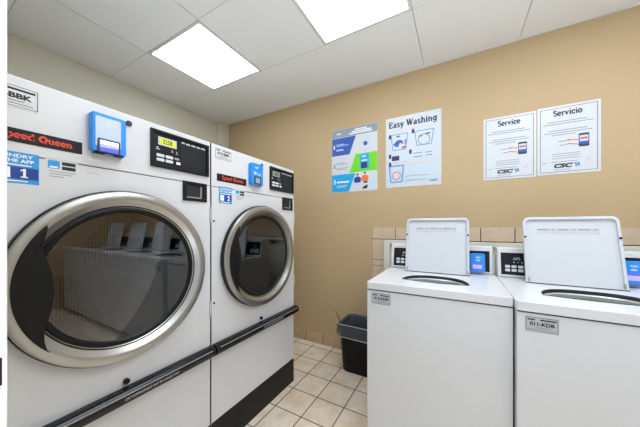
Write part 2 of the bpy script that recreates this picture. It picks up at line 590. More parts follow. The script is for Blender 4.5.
struct(tb.build('ceiling_grid', 'gap', smooth=False))
# thin wall angle under the ceiling
an = MB()
an.box(XL + 0.095, XR, YB - 0.016, YB, H - 0.006, H + 0.004)
struct(an.build('trim_3', 'tbar', smooth=False))

def ceiling_light(x0, x1, y0, y1, label):
    t = empty('ceiling_light', ((x0 + x1) / 2, (y0 + y1) / 2, H), label, 'ceiling light', 'flush ceiling lights')
    w, d = (x1 - x0) / 2, (y1 - y0) / 2
    f = MB()
    f.box(-w + .004, w - .004, -d + .004, -d + 0.022, -0.004, 0.011)
    f.box(-w + .004, w - .004, d - 0.022, d - .004, -0.004, 0.011)
    f.box(-w + .004, -w + 0.022, -d + 0.022, d - 0.022, -0.004, 0.011)
    f.box(w - 0.022, w - .004, -d + 0.022, d - 0.022, -0.004, 0.011)
    f.build('frame', 'tbar', t, smooth=False)
    MB().box(-w + 0.022, w - 0.022, -d + 0.022, d - 0.022, -0.002, 0.009).build('diffuser', 'lamp', t, smooth=False)
    return t
ceiling_light(-2.035, -1.428, 0.982, 1.567, 'square glowing ceiling light panel above the dryers, left one in the photo')
ceiling_light(-0.832, -0.232, 0.385, 1.567, 'glowing ceiling light panel cut by the top edge of the photo, nearer the washers')  # near half, out of view, lengthened to brighten the lower back wall
ceiling_light(0.383, 0.99, 0.385, 1.567, 'unseen long ceiling light panel added above the washer with plate 011-KDB, third along the row')  # unseen lamp continuing the row, added to light washers and lower wall
ceiling_light(1.60, 2.21, 0.385, 1.567, 'unseen long ceiling light panel added farthest right, last of the row of four')  # unseen lamp added at the end of the row, lengthened for fill
# baseboard of tiles along the back wall
bb = MB(Fr((0, YB, 0), (1, 0, 0), (0, 0, 1), (0, -1, 0)))
x = -1.379 - 6 * 0.2045
while x < XR:
    a, b = max(x + 0.004, XL + 0.1), min(x + 0.2045 - 0.004, XR)
    if b - a > 0.02:
        bb.box(a, b, 0.003, 0.103, 0.0, 0.011)
    x += 0.2045
base = struct(bb.build('baseboard_back', 'base', bevel=0.003))
MB(Fr((0, YB, 0), (1, 0, 0), (0, 0, 1), (0, -1, 0))).box(XL + 0.1, XR, 0, 0.100, 0.0, 0.006).build('grout', 'grout', base, smooth=False)

# tile surround and cream plumbing frame on the wall behind the washers
FW = Fr((0, YB, 0), (1, 0, 0), (0, 0, 1), (0, -1, 0))
tl = MB(FW)
x = -0.668
xs = [-0.668, -0.463, -0.254, -0.048, 0.157, 0.360, 0.566, 0.772, 0.978, 1.184, 1.39, 1.596, 1.802, 2.008, 2.214, 2.42, 2.626, 2.832, XR]
for a, b in zip(xs, xs[1:]):
    tl.box(a + 0.0028, b - 0.0028, 1.081, 1.180, 0, 0.010)
for b0, b1 in ((0.896, 1.076), (0.842, 0.892), (0.638, 0.838), (0.434, 0.634), (0.23, 0.43), (0.107, 0.226)):
    tl.box(-0.668 + .0022, -0.560, b0, b1, 0, 0.010)
tile = struct(tl.build('trim_4', 'wtile', bevel=0.002))
gr = MB(FW)
gr.box(-0.668, XR, 1.076, 1.179, 0, 0.006)
gr.box(-0.667, -0.556, 0.107, 1.08, 0, 0.006)
gr.build('grout', 'grout', tile, smooth=False)
cf = MB(FW)
cf.box(-0.556, -0.507, 0.107, 1.074, 0, 0.035)
cf.box(-0.507, XR, 1.040, 1.074, 0, 0.035)
cf.box(-0.507, XR, 0.107, 1.040, 0, 0.006)
struct(cf.build('trim_5', 'chase', bevel=0.003))

# ------------------------------------------------------------------ dryers
DX = -1.10
DW = 0.728
def rect_plate(fr, parent, a0, a1, b0, b1, name, m, c0=0.0, c1=0.0015, r=0.0):
    b = MB(fr)
    if r:
        b.rrect(a0, a1, b0, b1, r, c0, c1)
    else:
        b.box(a0, a1, b0, b1, c0, c1)
    return b.build(name, m, parent)

def asset_plate(fr, parent, a0, a1, b0, b1, code, c=0.0, lead=0.0):
    p = rect_plate(fr, parent, a0, a1, b0, b1, 'asset_plate', 'white' if 'BBK' in code else 'plate', c, c + 0.0012, 0.004)
    w, h = a1 - a0, b1 - b0
    k = MB(fr)
    e = 0.03 * w
    z0, z1 = c + 0.0012, c + 0.0016
    k.box(a0 + e, a1 - e, b1 - e - 0.0014, b1 - e, z0, z1)
    k.box(a0 + e, a1 - e, b0 + e, b0 + e + 0.0014, z0, z1)
    k.box(a0 + e, a0 + e + 0.0014, b0 + e, b1 - e, z0, z1)
    k.box(a1 - e - 0.0014, a1 - e, b0 + e, b1 - e, z0, z1)
    k.build('border', 'ink', p, smooth=False)
    text(fr, code, a0 + w * (0.14 + lead), b0 + h * 0.40, w * (0.74 - lead), h * 0.25, z1, 'ink', 'lettering', p, 0.045)
    lines(fr, [(a0 + w * .46, a1 - w * .07, b1 - h * .2), (a0 + w * .08, a0 + w * .3, b1 - h * .2)], z0, 'ink', 'small_print', p, h * 0.09)
    lines(fr, [(a0 + w * .1, a1 - w * .1, b0 + h * .18), (a0 + w * .3, a1 - w * .25, b0 + h * .3)], z0, 'ink2', 'small_print', p, h * 0.05)
    return p

def make_dryer(y0, label, number, code, big_reader):
    d = empty('tumble_dryer', (DX, y0, 0), label, 'dryer', 'stainless-doored dryers along the left wall')
    ca, cb = 0.364, 1.008
    # cabinet shell, open at the front
    s = MB(FX)
    s.box(0, 0.004, 0.0, 1.62, -1.05, -0.001)
    s.box(DW - 0.004, DW, 0.0, 1.62, -1.05, -0.001)
    s.box(0.004, DW - 0.004, 1.614, 1.62, -1.05, -0.001)
    s.box(0.004, DW - 0.004, 0.0, 0.006, -1.05, -0.02)
    s.box(0.004, DW - 0.004, 0.006, 1.614, -1.05, -1.044)
    s.build('cabinet', 'white', d, smooth=False)
    hole = [(ca + 0.262 * math.cos(2 * PI * i / 72), cb + 0.262 * math.sin(2 * PI * i / 72)) for i in range(72)]
    f = MB(FX)
    f.holed([(0, 0.56), (DW, 0.56), (DW, 1.396), (0, 1.396)], hole, 0.0, 0.018, 0.06)
    f.build('front_panel', 'white', d, smooth=False)
    MB(FX).box(0, DW, 1.3995, 1.62, -0.02, 0.0).build('upper_panel', 'white', d, bevel=0.003)
    MB(FX).box(0, DW, 0.176, 0.556, -0.02, 0.0).build('lint_door', 'white', d, bevel=0.002)
    MB(FX).box(0, DW, 0.0, 0.174, -0.02, 0.0).build('kick_plate', 'kick', d)
    bk = MB(FX)
    bk.box(0.006, DW - 0.006, 1.385, 1.41, -0.03, -0.006)
    bk.build('seam_backing', 'seam', d, smooth=False)
    MB(FX).box(0.006, DW - 0.006, 0.545, 0.57, -0.03, -0.006).build('seam_backing', 'seam', d, smooth=False)
    # door-side panel and its hinge
    dp = MB(FX)
    dp.prism([(0.47, 0.725), (0.722, 0.728), (0.722, 1.282), (0.49, 1.282), (0.60, 1.15), (0.64, 1.018), (0.60, 0.88)], 0.0, 0.0022)
    dp.build('door_backing', 'white', d)
    for b in (1.215, 0.735):
        MB(FX).box(0.7215, 0.728, b, b + 0.075, 0.0, 0.008).build('hinge', 'lgrey', d, bevel=0.001)
    for a, b in ((0.013, 1.219), (0.015, 0.793)):
        MB(FX).disc(a, b, 0.0055, 0, 0.003, 12).build('screw', 'seam', d)
    # door
    dr = MB(FX).lathe(ca, cb, [(0.255, 0.002), (0.308, 0.002), (0.314, 0.006), (0.314, 0.026), (0.309, 0.031), (0.255, 0.030)]).build('door', 'black', d)
    MB(FX).lathe(ca, cb, [(0.255, 0.028), (0.3105, 0.029), (0.3105, 0.035), (0.307, 0.040), (0.300, 0.0425), (0.284, 0.0445), (0.279, 0.0435), (0.2755, 0.041), (0.250, 0.024), (0.249, 0.020)]).build('steel_ring', 'steel', dr, ang=28)
    MB(FX).lathe(ca, cb, [(0.252, 0.018), (0.252, 0.026), (0.246, 0.029), (0.238, 0.0275), (0.233, 0.021), (0.233, 0.016)]).build('window_bezel', 'black', dr)
    MB(FX).disc(ca, cb, 0.234, 0.0205, 0.0215, 96).build('window_glass', 'glass', dr)
    # crescent handle: outer side follows the ring, inner side an S curve
    inner = [(0.149, 0.816), (0.1415, 0.855), (0.144, 0.889), (0.153, 0.930), (0.161, 0.982), (0.159, 1.038), (0.147, 1.091), (0.140, 1.124), (0.142, 1.151), (0.150, 1.190)]
    K = [inner[0]] + inner + [inner[-1]]
    sm = []
    for i in range(1, len(K) - 2):
        p0, p1, p2, p3 = K[i - 1], K[i], K[i + 1], K[i + 2]
        for u in (0, .25, .5, .75):
            sm.append(tuple(0.5 * (2 * p1[k] + (p2[k] - p0[k]) * u + (2 * p0[k] - 5 * p1[k] + 4 * p2[k] - p3[k]) * u * u + (3 * p1[k] - p0[k] - 3 * p2[k] + p3[k]) * u ** 3) for k in (0, 1)))
    sm.append(inner[-1])
    n = len(sm)
    q0 = math.atan2(sm[0][1] - cb, sm[0][0] - ca) % (2 * PI)
    q1 = math.atan2(sm[-1][1] - cb, sm[-1][0] - ca) % (2 * PI)
    hb = MB(FX)
    strip = []
    for i in range(n):
        q = q0 + (q1 - q0) * i / (n - 1)
        oa, ob = ca + 0.287 * math.cos(q), cb + 0.287 * math.sin(q)
        ia, ib = sm[i]
        if i in (0, n - 1):
            ia, ib = oa + 0.002, ob + (0.002 if i == 0 else -0.002)
        def mixp(u):
            return oa + (ia - oa) * u, ob + (ib - ob) * u
        strip.append([hb.v(oa, ob, 0.0455), hb.v(*mixp(0.06), 0.0475), hb.v(*mixp(0.5), 0.049), hb.v(*mixp(0.94), 0.047), hb.v(ia, ib, 0.044), hb.v(ia, ib, 0.023), hb.v(oa, ob, 0.042)])
    for A, B in zip(strip, strip[1:]):
        for k in range(7):
            hb.bm.faces.new((A[k], A[(k + 1) % 7], B[(k + 1) % 7], B[k]))
    hb.bm.faces.new(strip[0])
    hb.bm.faces.new(strip[-1][::-1])
    hb.build('door_handle', 'black', dr)
    # drum
    dm = MB(FX)
    dm.lathe(ca, cb, [(0.262, -0.004), (0.262, -0.075), (0.335, -0.078), (0.335, -0.62)], 72, closed=False)
    dm.build('drum', 'drumside', d)
    bp = MB(FX)
    bp.disc(ca, cb, 0.334, -0.63, -0.619, 72)
    bp.build('drum_back', 'drum', d, smooth=False)
    for k in range(3):
        q = 0.5 + k * 2 * PI / 3
        r_ = MB(FX)
        cx, cy = ca + 0.312 * math.cos(q), cb + 0.312 * math.sin(q)
        ux, uy = math.cos(q), math.sin(q)
        r_.prism([(cx + ux * .022 - uy * .05, cy + uy * .022 + ux * .05), (cx - ux * .04 - uy * .012, cy - uy * .04 + ux * .012),
                  (cx - ux * .04 + uy * .012, cy - uy * .04 - ux * .012), (cx + ux * .022 + uy * .05, cy + uy * .022 - ux * .05)], -0.615, -0.10)
        r_.build('drum_rib', 'drumside', d, bevel=0.008)
    # bumper bar
    bar = MB(FX)
    r_ = 0.026
    prof = [(0.004, -0.026), (0.030, -0.026), (0.044, -0.018), (0.050, -0.004), (0.050, 0.008), (0.042, 0.020), (0.030, 0.026), (0.004, 0.026)]
    A = [FX.p(-0.001, 0.560 + b, c) for c, b in prof]
    B = [FX.p(DW + 0.001, 0.560 + b, c) for c, b in prof]
    bar.loft([A, B], True, True)
    bo = bar.build('bumper_bar', 'bar', d, bevel=0.003)
    gv = MB(FX)
    gv.box(0.02, DW - 0.02, 0.5720, 0.5755, 0.0455, 0.0480)
    gv.build('groove_highlight', 'grey', bo)  # grey strip paints the highlight line along the black bar's groove
    FB = Fr((0.0500, 0, 0.560), (0, 1, 0), (0, 0, 1), (1, 0, 0))
    text(FB, 'LINT COMPARTMENT MUST BE CLEANED DAILY', 0.34, -0.004, 0.20, 0.009, 0.0006, 'lgrey', 'lettering', bo)
    kb = MB(FX)
    kb.disc(0.362, 0.603, 0.0105, 0, 0.012, 20)
    kb.build('lint_lock', 'black', d, bevel=0.002)
    # name strip
    st = rect_plate(FX, d, 0.032, 0.237, 1.432, 1.471, 'name_strip', 'panel', 0.0, 0.002)
    slab(FX, 'Speed Queen', 0.063, 1.4440, 0.150, 0.019, 0.0024, 'orange', 'lettering', st)
    asset_plate(FX, d, 0.02, 0.127, 1.548, 1.607, code) if not big_reader else asset_plate(FX, d, 0.02, 0.141, 1.530, 1.595, code)
    # sticker with number
    sk = rect_plate(FX, d, 0.045, 0.140 if big_reader else 0.130, 1.314, 1.404, 'number_sticker', 'sky', 0, 0.0006)
    e1 = 0.138 if big_reader else 0.127
    MB(FX).box(0.049, e1, 1.327, 1.361, 0.0006, 0.0009).build('number_field', 'dblue', sk, smooth=False)
    MB(FX).box(0.053, 0.085 if big_reader else 0.077, 1.329, 1.359, 0.0009, 0.0012).build('white_field', 'wlet', sk, smooth=False)
    if number == '1':
        n1 = MB(FX)
        n1.prism([(0.104, 1.3315), (0.118, 1.3315), (0.118, 1.335), (0.1138, 1.335), (0.1138, 1.3575), (0.110, 1.3575), (0.1035, 1.353), (0.1035, 1.3495), (0.1085, 1.3515), (0.1085, 1.335), (0.104, 1.335)], 0.0009, 0.0013)
        n1.build('lettering', 'wlet', sk, smooth=False)
    else:
        text(FX, number, 0.098, 1.331, 0.018, 0.026, 0.0013, 'wlet', 'lettering', sk, 0.03)
    text(FX, 'LAUNDRY', 0.052, 1.388, 0.076, 0.010, 0.0010, 'wlet', 'lettering', sk, 0.02)
    text(FX, 'IN THE APP', 0.052, 1.374, 0.078, 0.010, 0.0010, 'wlet', 'lettering', sk, 0.02)
    lines(FX, [(0.054, 0.125, 1.367), (0.054, 0.118, 1.321)], 0.0007, 'wlet', 'small_print', sk, 0.003)
    # instruction sticker
    ik = rect_plate(FX, d, 0.152, 0.226, 1.335, 1.400, 'instruction_sticker', 'white', 0, 0.0005)
    rect_plate(FX, ik, 0.158, 0.184, 1.371, 1.397, 'blue_icon', 'sky', 0.0005, 0.0009, 0.005)
    lines(FX, [(0.162, 0.180, 1.376)], 0.0009, 'wlet', 'icon_print', ik, 0.005)
    for z in (1.3905, 1.376):
        MB(FX).box(0.189, 0.221, z - 0.0055, z + 0.0055, 0.0005, 0.0009).build('black_bar', 'ink', ik, smooth=False)
    lines(FX, [(0.161, 0.223, 1.363), (0.161, 0.214, 1.355), (0.161, 0.193, 1.347)], 0.0005, 'ink2', 'small_print', ik, 0.0025)
    rect_plate(FX, d, 0.249, 0.284, 1.371, 1.379, 'small_sticker', 'lgrey', 0, 0.0006)
    # control panel
    cp0, cp1 = 0.446, 0.716
    c = MB(FX)
    c.box(cp0, cp1, 1.440, 1.453, 0, 0.010)
    c.box(cp0, cp1, 1.585, 1.597, 0, 0.010)
    c.box(cp0, cp0 + 0.012, 1.453, 1.585, 0, 0.010)
    c.box(cp1 - 0.012, cp1, 1.453, 1.585, 0, 0.010)
    cp = c.build('control_panel', 'panel', d, bevel=0.002)
    MB(FX).box(cp0 + 0.012, cp1 - 0.012, 1.453, 1.585, 0.0005, 0.002).build('overlay', 'panel', cp, smooth=False)
    MB(FX).box(0.575, 0.700, 1.456, 1.582, 0.002, 0.0025).build('coin_cover', 'panel2', cp, smooth=False)
    lf = MB(FX)
    lf.box(0.476, 0.554, 1.536, 1.571, 0.002, 0.0045)
    lf.build('display_frame', 'lgrey' if big_reader else 'grey', cp, bevel=0.001)
    MB(FX).box(0.481, 0.549, 1.541, 1.566, 0.0045, 0.005).build('display', 'lcd' if big_reader else 'lcdoff', cp, smooth=False)
    text(FX, '3258' if big_reader else '0000', 0.494, 1.544, 0.040, 0.019, 0.0054, 'panel2' if big_reader else 'panel2', 'lettering', cp, 0.01)
    for a, b in ((0.486, 1.4925), (0.523, 1.4925), (0.486, 1.474), (0.523, 1.474)):
        MB(FX).rrect(a - 0.0155, a + 0.0155, b - 0.006, b + 0.006, 0.002, 0.002, 0.004, 3).build('button', 'button', cp)
    MB(FX).rrect(0.545, 0.566, 1.488, 1.497, 0.002, 0.002, 0.004, 3).build('button', 'grey', cp)
    MB(FX).rrect(0.553, 0.571, 1.468, 1.480, 0.002, 0.002, 0.004, 3).build('button', 'wlet', cp)
    lines(FX, [(0.468, 0.484, 1.518), (0.470, 0.479, 1.525), (0.531, 0.540, 1.519), (0.552, 0.560, 1.515), (0.534, 0.538, 1.526), (0.554, 0.559, 1.523)], 0.002, 'lgrey', 'icon_print', cp, 0.0035)
    lines(FX, [(0.577, 0.592, 1.5735), (0.598, 0.618, 1.572), (0.625, 0.645, 1.5725), (0.652, 0.668, 1.572), (0.674, 0.697, 1.5725)], 0.0026, 'lgrey', 'small_print', cp, 0.007)
    # coin return frame
    k = MB(FX)
    k.box(0.583, 0.705, 1.387, 1.402, 0, 0.008)
    k.box(0.583, 0.705, 1.311, 1.325, 0, 0.008)
    k.box(0.583, 0.600, 1.325, 1.387, 0, 0.008)
    k.box(0.683, 0.705, 1.325, 1.387, 0, 0.008)
    kf = k.build('coin_return', 'panel', d, bevel=0.002)
    MB(FX).box(0.600, 0.683, 1.325, 1.387, 0.0003, 0.001).build('recess', 'ink', kf, smooth=False)
    fl = MB(FX)
    fl.box(0.672, 0.678, 1.327, 1.384, 0.001, 0.004)
    fl.box(0.602, 0.678, 1.326, 1.331, 0.001, 0.004)
    fl.build('flap_edge', 'grey', kf)
    # card reader
    if big_reader:
        bpz = MB(FX)
        bpz.box(0.262, 0.345, 1.437, 1.46, 0, 0.012)
        rd = bpz.build('card_reader', 'lgrey', d, bevel=0.003)
        MB(FX).prism(rr(0.252, 0.352, 1.447, 1.583, 0.010), 0.0, 0.030).build('reader_body', 'blue', rd, bevel=0.006, seg=3)
        MB(FX).box(0.262, 0.344, 1.4425, 1.4485, 0.004, 0.0312).build('reader_base', 'black', rd, bevel=0.001)
        MB(FX).rrect(0.262, 0.334, 1.466, 1.569, 0.004, 0.030, 0.032, 3).build('reader_face', 'pale', rd)
        MB(FX).rrect(0.267, 0.331, 1.446, 1.494, 0.004, 0.032, 0.0345, 3).build('screen_frame', 'navy', rd)
        MB(FX).box(0.2725, 0.3255, 1.450, 1.4885, 0.0345, 0.035).build('screen', 'scrv', rd, smooth=False)
        MB(FX).prism([(0.2725, 1.475), (0.3255, 1.474), (0.3255, 1.4885), (0.2725, 1.4885)], 0.035, 0.0353).build('screen_top', 'scrw', rd, smooth=False)
        MB(FX).prism([(0.2725, 1.463), (0.3255, 1.466), (0.3255, 1.474), (0.2725, 1.475)], 0.035, 0.0353).build('screen_band', 'scrl', rd, smooth=False)
        lines(FX, [(0.288, 0.311, 1.541), (0.276, 0.286, 1.514)], 0.032, 'ppale', 'icon_print', rd, 0.007)
        lines(FX, [(0.287, 0.312, 1.4405 + 0.001)], 0.0295, 'ppale', 'small_print', rd, 0.002)
    else:
        rd = MB(FX).prism(rr(0.254, 0.358, 1.443, 1.578, 0.012), 0.0, 0.028).build('card_reader', 'blue', d, bevel=0.006, seg=3)
        MB(FX).rrect(0.276, 0.333, 1.450, 1.497, 0.004, 0.028, 0.030, 3).build('screen', 'scrd', rd)
        MB(FX).rrect(0.286, 0.323, 1.457, 1.489, 0.002, 0.030, 0.0305, 3).build('screen_content', 'grey', rd)
        text(FX, 'CSC', 0.283, 1.545, 0.030, 0.012, 0.0284, 'wlet', 'lettering', rd, 0.02)
        text(FX, 'GO', 0.273, 1.508, 0.024, 0.018, 0.0284, 'wlet', 'lettering', rd, 0.04)
        lines(FX, [(0.303, 0.336, 1.516), (0.303, 0.330, 1.509)], 0.0282, 'ppale', 'small_print', rd, 0.004)
    lk = MB(FX)
    lk.disc(0.371, 1.585, 0.0105, 0, 0.006, 20)
    lk.build('service_lock', 'rubber', d, bevel=0.0015)
    return d

make_dryer(0.095, 'white dryer number 1 nearest the doorway, its round steel door largest, yellow lit display', '1', '014-BBK', True)
make_dryer(0.831, 'white dryer number 2 beside the tan wall, smaller in view, solid blue card reader', '2', '013-BBK', False)

# ------------------------------------------------------------------ washers
def make_washer(x0, y0, label, code, lean=0.19, hx=0.124, hy=0.448, cx=0.322, hw=0.166):
    w = empty('top_load_washer', (x0, y0, 0), label, 'washer', 'top load washers with open lids along the tan wall')
    WW, WD = 0.643, 0.69
    s = MB(FZ)
    s.box(0, WW, 0.004, 0.010, 0.03, 0.8420)
    s.box(0, 0.006, 0.010, WD, 0.03, 0.8425)
    s.box(WW - 0.006, WW, 0.010, WD, 0.03, 0.8425)
    s.box(0.006, WW - 0.006, WD - 0.006, WD, 0.03, 0.8425)
    s.box(0.006, WW - 0.006, 0.010, WD - 0.006, 0.03, 0.036)
    s.build('cabinet', 'wwhite', w, bevel=0.002)
    for a, b in ((0.05, 0.06), (WW - 0.05, 0.06), (0.05, WD - 0.06), (WW - 0.05, WD - 0.06)):
        MB(FZ).disc(a, b, 0.02, 0, 0.0298, 16).build('foot', 'rubber', w)
    yf, dep = 0.170, 0.170
    hole = []
    for i in range(41):
        q = PI * i / 40
        hole.append((cx + hw * math.copysign(abs(math.cos(q)) ** 0.75, math.cos(q)), yf + dep * math.sin(q) ** 0.9))
    for i in range(1, 14):
        u = i / 14
        hole.append((cx - hw + 2 * hw * u, yf - 0.022 * math.sin(PI * u)))
    top = MB(FZ)
    top.holed(rr(-0.002, WW + 0.002, -0.002, WD, 0.012), hole, 0.885, 0.036, 0.012)
    top.build('worktop', 'wwhite', w, bevel=0.006, seg=3)
    sk = MB(FZ)
    sk.box(0.002, WW - 0.002, 0.0075, 0.012, 0.8400, 0.8515)
    sk.build('seam', 'seam', w, smooth=False)
    # gasket around the lid opening and the tub under it
    def off(sc):
        return [(cx + (a - cx) * sc, 0.25 + (b - 0.25) * sc) for a, b in hole]
    g = MB(FZ)
    rings = [[(a, b, 0.8865) for a, b in off(1.025)], [(a, b, 0.8880) for a, b in off(1.005)], [(a, b, 0.876) for a, b in off(0.975)], [(a, b, 0.8700) for a, b in off(0.985)]]
    g.loft(rings)
    g.build('gasket', 'rubber', w)
    tb_ = MB(FZ)
    tb_.loft([[(a, b, 0.872) for a, b in off(0.99)], [(a, b, 0.866) for a, b in off(0.93)], [(a, b, 0.850) for a, b in off(0.92)], [(a, b, 0.848) for a, b in off(0.99)]])
    tb_.build('tub_cover', 'tub', w)
    tu = MB(FZ)
    tu.lathe(cx, 0.27, [(0.05, 0.45), (0.2, 0.45), (0.235, 0.47), (0.235, 0.84), (0.225, 0.846)], 48, closed=False)
    tu.disc(cx, 0.27, 0.06, 0.448, 0.452, 32)
    tu.build('tub', 'tub', w)
    # lid standing open
    L = math.hypot(1, lean)
    FLd = Fr((hx, hy, 0.8875), (1, 0, 0), (0, lean / L, 1 / L), (0, -1 / L, lean / L))
    lw, lh = 0.378, 0.366
    out = rr(0, lw, 0, lh, 0.030, 6, (0, 1, 1, 0))
    inn = rr(0.011, lw - 0.011, 0.008, lh - 0.014, 0.022, 6, (0, 1, 1, 0))
    ld = MB(FLd)
    n = len(out)
    lay = [[ld.v(a, b, c) for a, b in pts] for pts, c in ((out, -0.022), (out, -0.002), (rr(0.002, lw - 0.002, 0.002, lh - 0.002, 0.029, 6, (0, 1, 1, 0)), 0.0), (inn, 0.0), (inn, -0.014))]
    ld.bm.faces.new(lay[0][::-1])
    ld.bm.faces.new(lay[-1])
    for A, B in zip(lay, lay[1:]):
        for i in range(n):
            j = (i + 1) % n
            ld.bm.faces.new((A[i], A[j], B[j], B[i]))
    lid = ld.build('lid', 'lidw', w)
    for a in (0.0065, lw - 0.0065):
        MB(FLd).disc(a, 0.252, 0.0055, 0, 0.004, 14).build('bumper', 'black', lid)
    for a in (0.012, lw - 0.012):
        MB(FLd).box(a - 0.004, a + 0.004, 0.006, 0.03, -0.004, 0.002).build('hinge_pin', 'grey', lid)
    MB(FLd).box(-0.001, lw + 0.001, -0.0025, 0.0025, -0.020, 0.001).build('hinge_strip', 'seam', lid)
    for k in range(3):
        a = 0.062 + k * 0.083
        lb = rect_plate(FLd, lid, a, a + 0.079, 0.272, 0.303, 'warning_label', 'plate', -0.014, -0.0136)
        lines(FLd, [(a + .002, a + .045, 0.297)], -0.0136, 'ink2', 'label_print', lb, 0.006)
        lines(FLd, [(a + .002, a + .076, 0.2885), (a + .002, a + .07, 0.284), (a + .002, a + .074, 0.2795), (a + .002, a + .06, 0.2755)], -0.0136, 'lgrey', 'label_print', lb, 0.0026)
        lines(FLd, [(a + .062, a + .075, 0.297)], -0.0136, 'ink2', 'label_print', lb, 0.004)
    # console
    cl = 0.20
    Lc = math.hypot(1, cl)
    FC = Fr((0, 0.565, 0.885), (1, 0, 0), (0, cl / Lc, 1 / Lc), (0, -1 / Lc, cl / Lc))
    cm = MB(Fr((0, 0, 0), (0, 1, 0), (0, 0, 1), (1, 0, 0)))
    cm.prism([(0.565, 0.8855), (0.690, 0.8855), (0.690, 1.045), (0.68, 1.058), (0.606, 1.062), (0.598, 1.056)], 0.002, 0.634)
    con = cm.build('console', 'wwhite', w, bevel=0.003)
    cf_ = MB(FC)
    cf_.box(0.006, 0.630, 0.006, 0.016, 0, 0.006)
    cf_.box(0.006, 0.630, 0.148, 0.160, 0, 0.006)
    cf_.box(0.006, 0.020, 0.016, 0.148, 0, 0.006)
    cf_.box(0.616, 0.630, 0.016, 0.148, 0, 0.006)
    cf_.build('console_frame', 'wwhite', con, bevel=0.002)
    MB(FC).box(0.020, 0.616, 0.016, 0.148, 0.0004, 0.0016).build('control_panel', 'panel', con, smooth=False)
    for i in range(4):
        for j in range(2):
            a, b = 0.052 + i * 0.031, 0.044 + j * 0.022
            MB(FC).rrect(a - 0.012, a + 0.012, b - 0.008, b + 0.008, 0.003, 0.0016, 0.0035, 3).build('button', 'button', con)
    text(FC, 'APS', 0.080, 0.105, 0.034, 0.017, 0.0021, 'lgrey', 'lettering', con, 0.01)
    lines(FC, [(0.080, 0.088, 0.092), (0.100, 0.106, 0.092), (0.118, 0.124, 0.092)], 0.0016, 'lgrey', 'icon_print', con, 0.006)
    # card reader
    rd = MB(FC)
    rd.prism(rr(0.508, 0.590, 0.010, 0.130, 0.012), 0.0016, 0.034)
    rd = rd.build('card_reader', 'blue', con, bevel=0.005, seg=3)
    MB(FC).rrect(0.518, 0.578, 0.024, 0.068, 0.004, 0.034, 0.0348, 3).build('screen', 'scrv', w).parent = con
    MB(FC).rrect(0.524, 0.572, 0.032, 0.056, 0.003, 0.0348, 0.0354, 3).build('screen_content', 'scrl', w).parent = con
    text(FC, 'CSC', 0.540, 0.098, 0.028, 0.010, 0.0345, 'wlet', 'lettering', con, 0.02)
    text(FC, 'GO', 0.540, 0.080, 0.022, 0.010, 0.0345, 'wlet', 'lettering', con, 0.03)
    # asset plate on the front
    FF = Fr((0, 0.004, 0), (1, 0, 0), (0, 0, 1), (0, -1, 0))
    if code:
        asset_plate(FF, w, 0.025, 0.128, 0.770, 0.831, code)
    return w
make_washer(-0.432, 1.310, 'white open-lid washer with plate 013-KDB, standing next to the black bin', '013-KDB')
make_washer(0.2175, 1.270, 'white open-lid washer with plate 011-KDB, cut by the right edge of the photo', '011-KDB', 0.24, 0.114, 0.440, 0.312, 0.188)
for _k, (_x, _w) in enumerate(((0.866, 'third'), (1.514, 'fourth'), (2.162, 'fifth'))):
    make_washer(_x, 1.295, 'white open-lid washer, %s along the row, seen only reflected in dryer 1 glass' % _w, None)

# ------------------------------------------------------------------ posters
def poster(name, a0, a1, b0, b1, label, cat, group=None, m='paper', frame=True):
    p = empty(name, (a0, YB, b0), label, cat, group)
    F = Fr((0, 0, 0), (1, 0, 0), (0, 0, 1), (0, -1, 0))
    w, h = a1 - a0, b1 - b0
    MB(F).rrect(0, w, 0, h, 0.003, 0.0003, 0.003, 2).build('sheet', m, p)
    return p, F, w, h

# three-step poster with coloured bands
p, F, w, h = poster('instruction_poster', -1.079, -0.622, 1.522, 2.131, 'poster with blue, green and cyan slanted bands under a grey heading band', 'poster', 'posters on the tan wall')
T = 0.0034
hb = MB(F).box(0.001, w - 0.001, h - 0.078, h - 0.002, 0.003, T).build('heading_band', 'pgrey', p, smooth=False)
lines(F, [(0.24, 0.36, h - 0.025), (0.21, 0.40, h - 0.042), (0.18, 0.41, h - 0.059)], T, 'wlet', 'heading_print', hb, 0.010)
lines(F, [(0.055, 0.10, h - 0.042)], T, 'wlet', 'emblem_print', hb, 0.010)
bb_ = MB(F).prism([(0.003, h - 0.252), (0.188, h - 0.252), (0.252, h - 0.082), (0.003, h - 0.082)], 0.003, T).build('blue_band', 'pblue', p, smooth=False)
text(F, '1', 0.022, h - 0.185, 0.012, 0.040, T + 0.0004, 'wlet', 'lettering', bb_, 0.02)
lines(F, [(0.05, 0.13, h - 0.145), (0.05, 0.175, h - 0.158), (0.05, 0.12, h - 0.195), (0.05, 0.13, h - 0.203)], T, 'ppale', 'band_print', bb_, 0.006)
# washer pictogram
wp = MB(F)
wp.lathe(0.345, h - 0.172, [(0.026, 0.003), (0.038, 0.003), (0.038, T), (0.026, T)], 28)
wp.build('washer_picture', 'ppale', p, smooth=False)
MB(F).disc(0.345, h - 0.172, 0.020, 0.003, T, 24).build('washer_picture', 'pblue', p, smooth=False)
lines(F, [(0.31, 0.38, h - 0.122), (0.32, 0.37, h - 0.232)], 0.003, 'lgrey', 'picture_print', p, 0.006)
gb = MB(F).prism([(0.186, h - 0.430), (0.455, h - 0.430), (0.455, h - 0.258), (0.250, h - 0.258)], 0.003, T).build('green_band', 'pgreen', p, smooth=False)
rp_ = MB(F).rrect(0.290, 0.380, h - 0.405, h - 0.268, 0.012, T, T + 0.0004).build('reader_picture', 'pcyan', p, smooth=False)
MB(F).rrect(0.304, 0.362, h - 0.400, h - 0.345, 0.006, T + .0004, T + 0.0008).build('reader_screen_picture', 'navy', p, smooth=False)
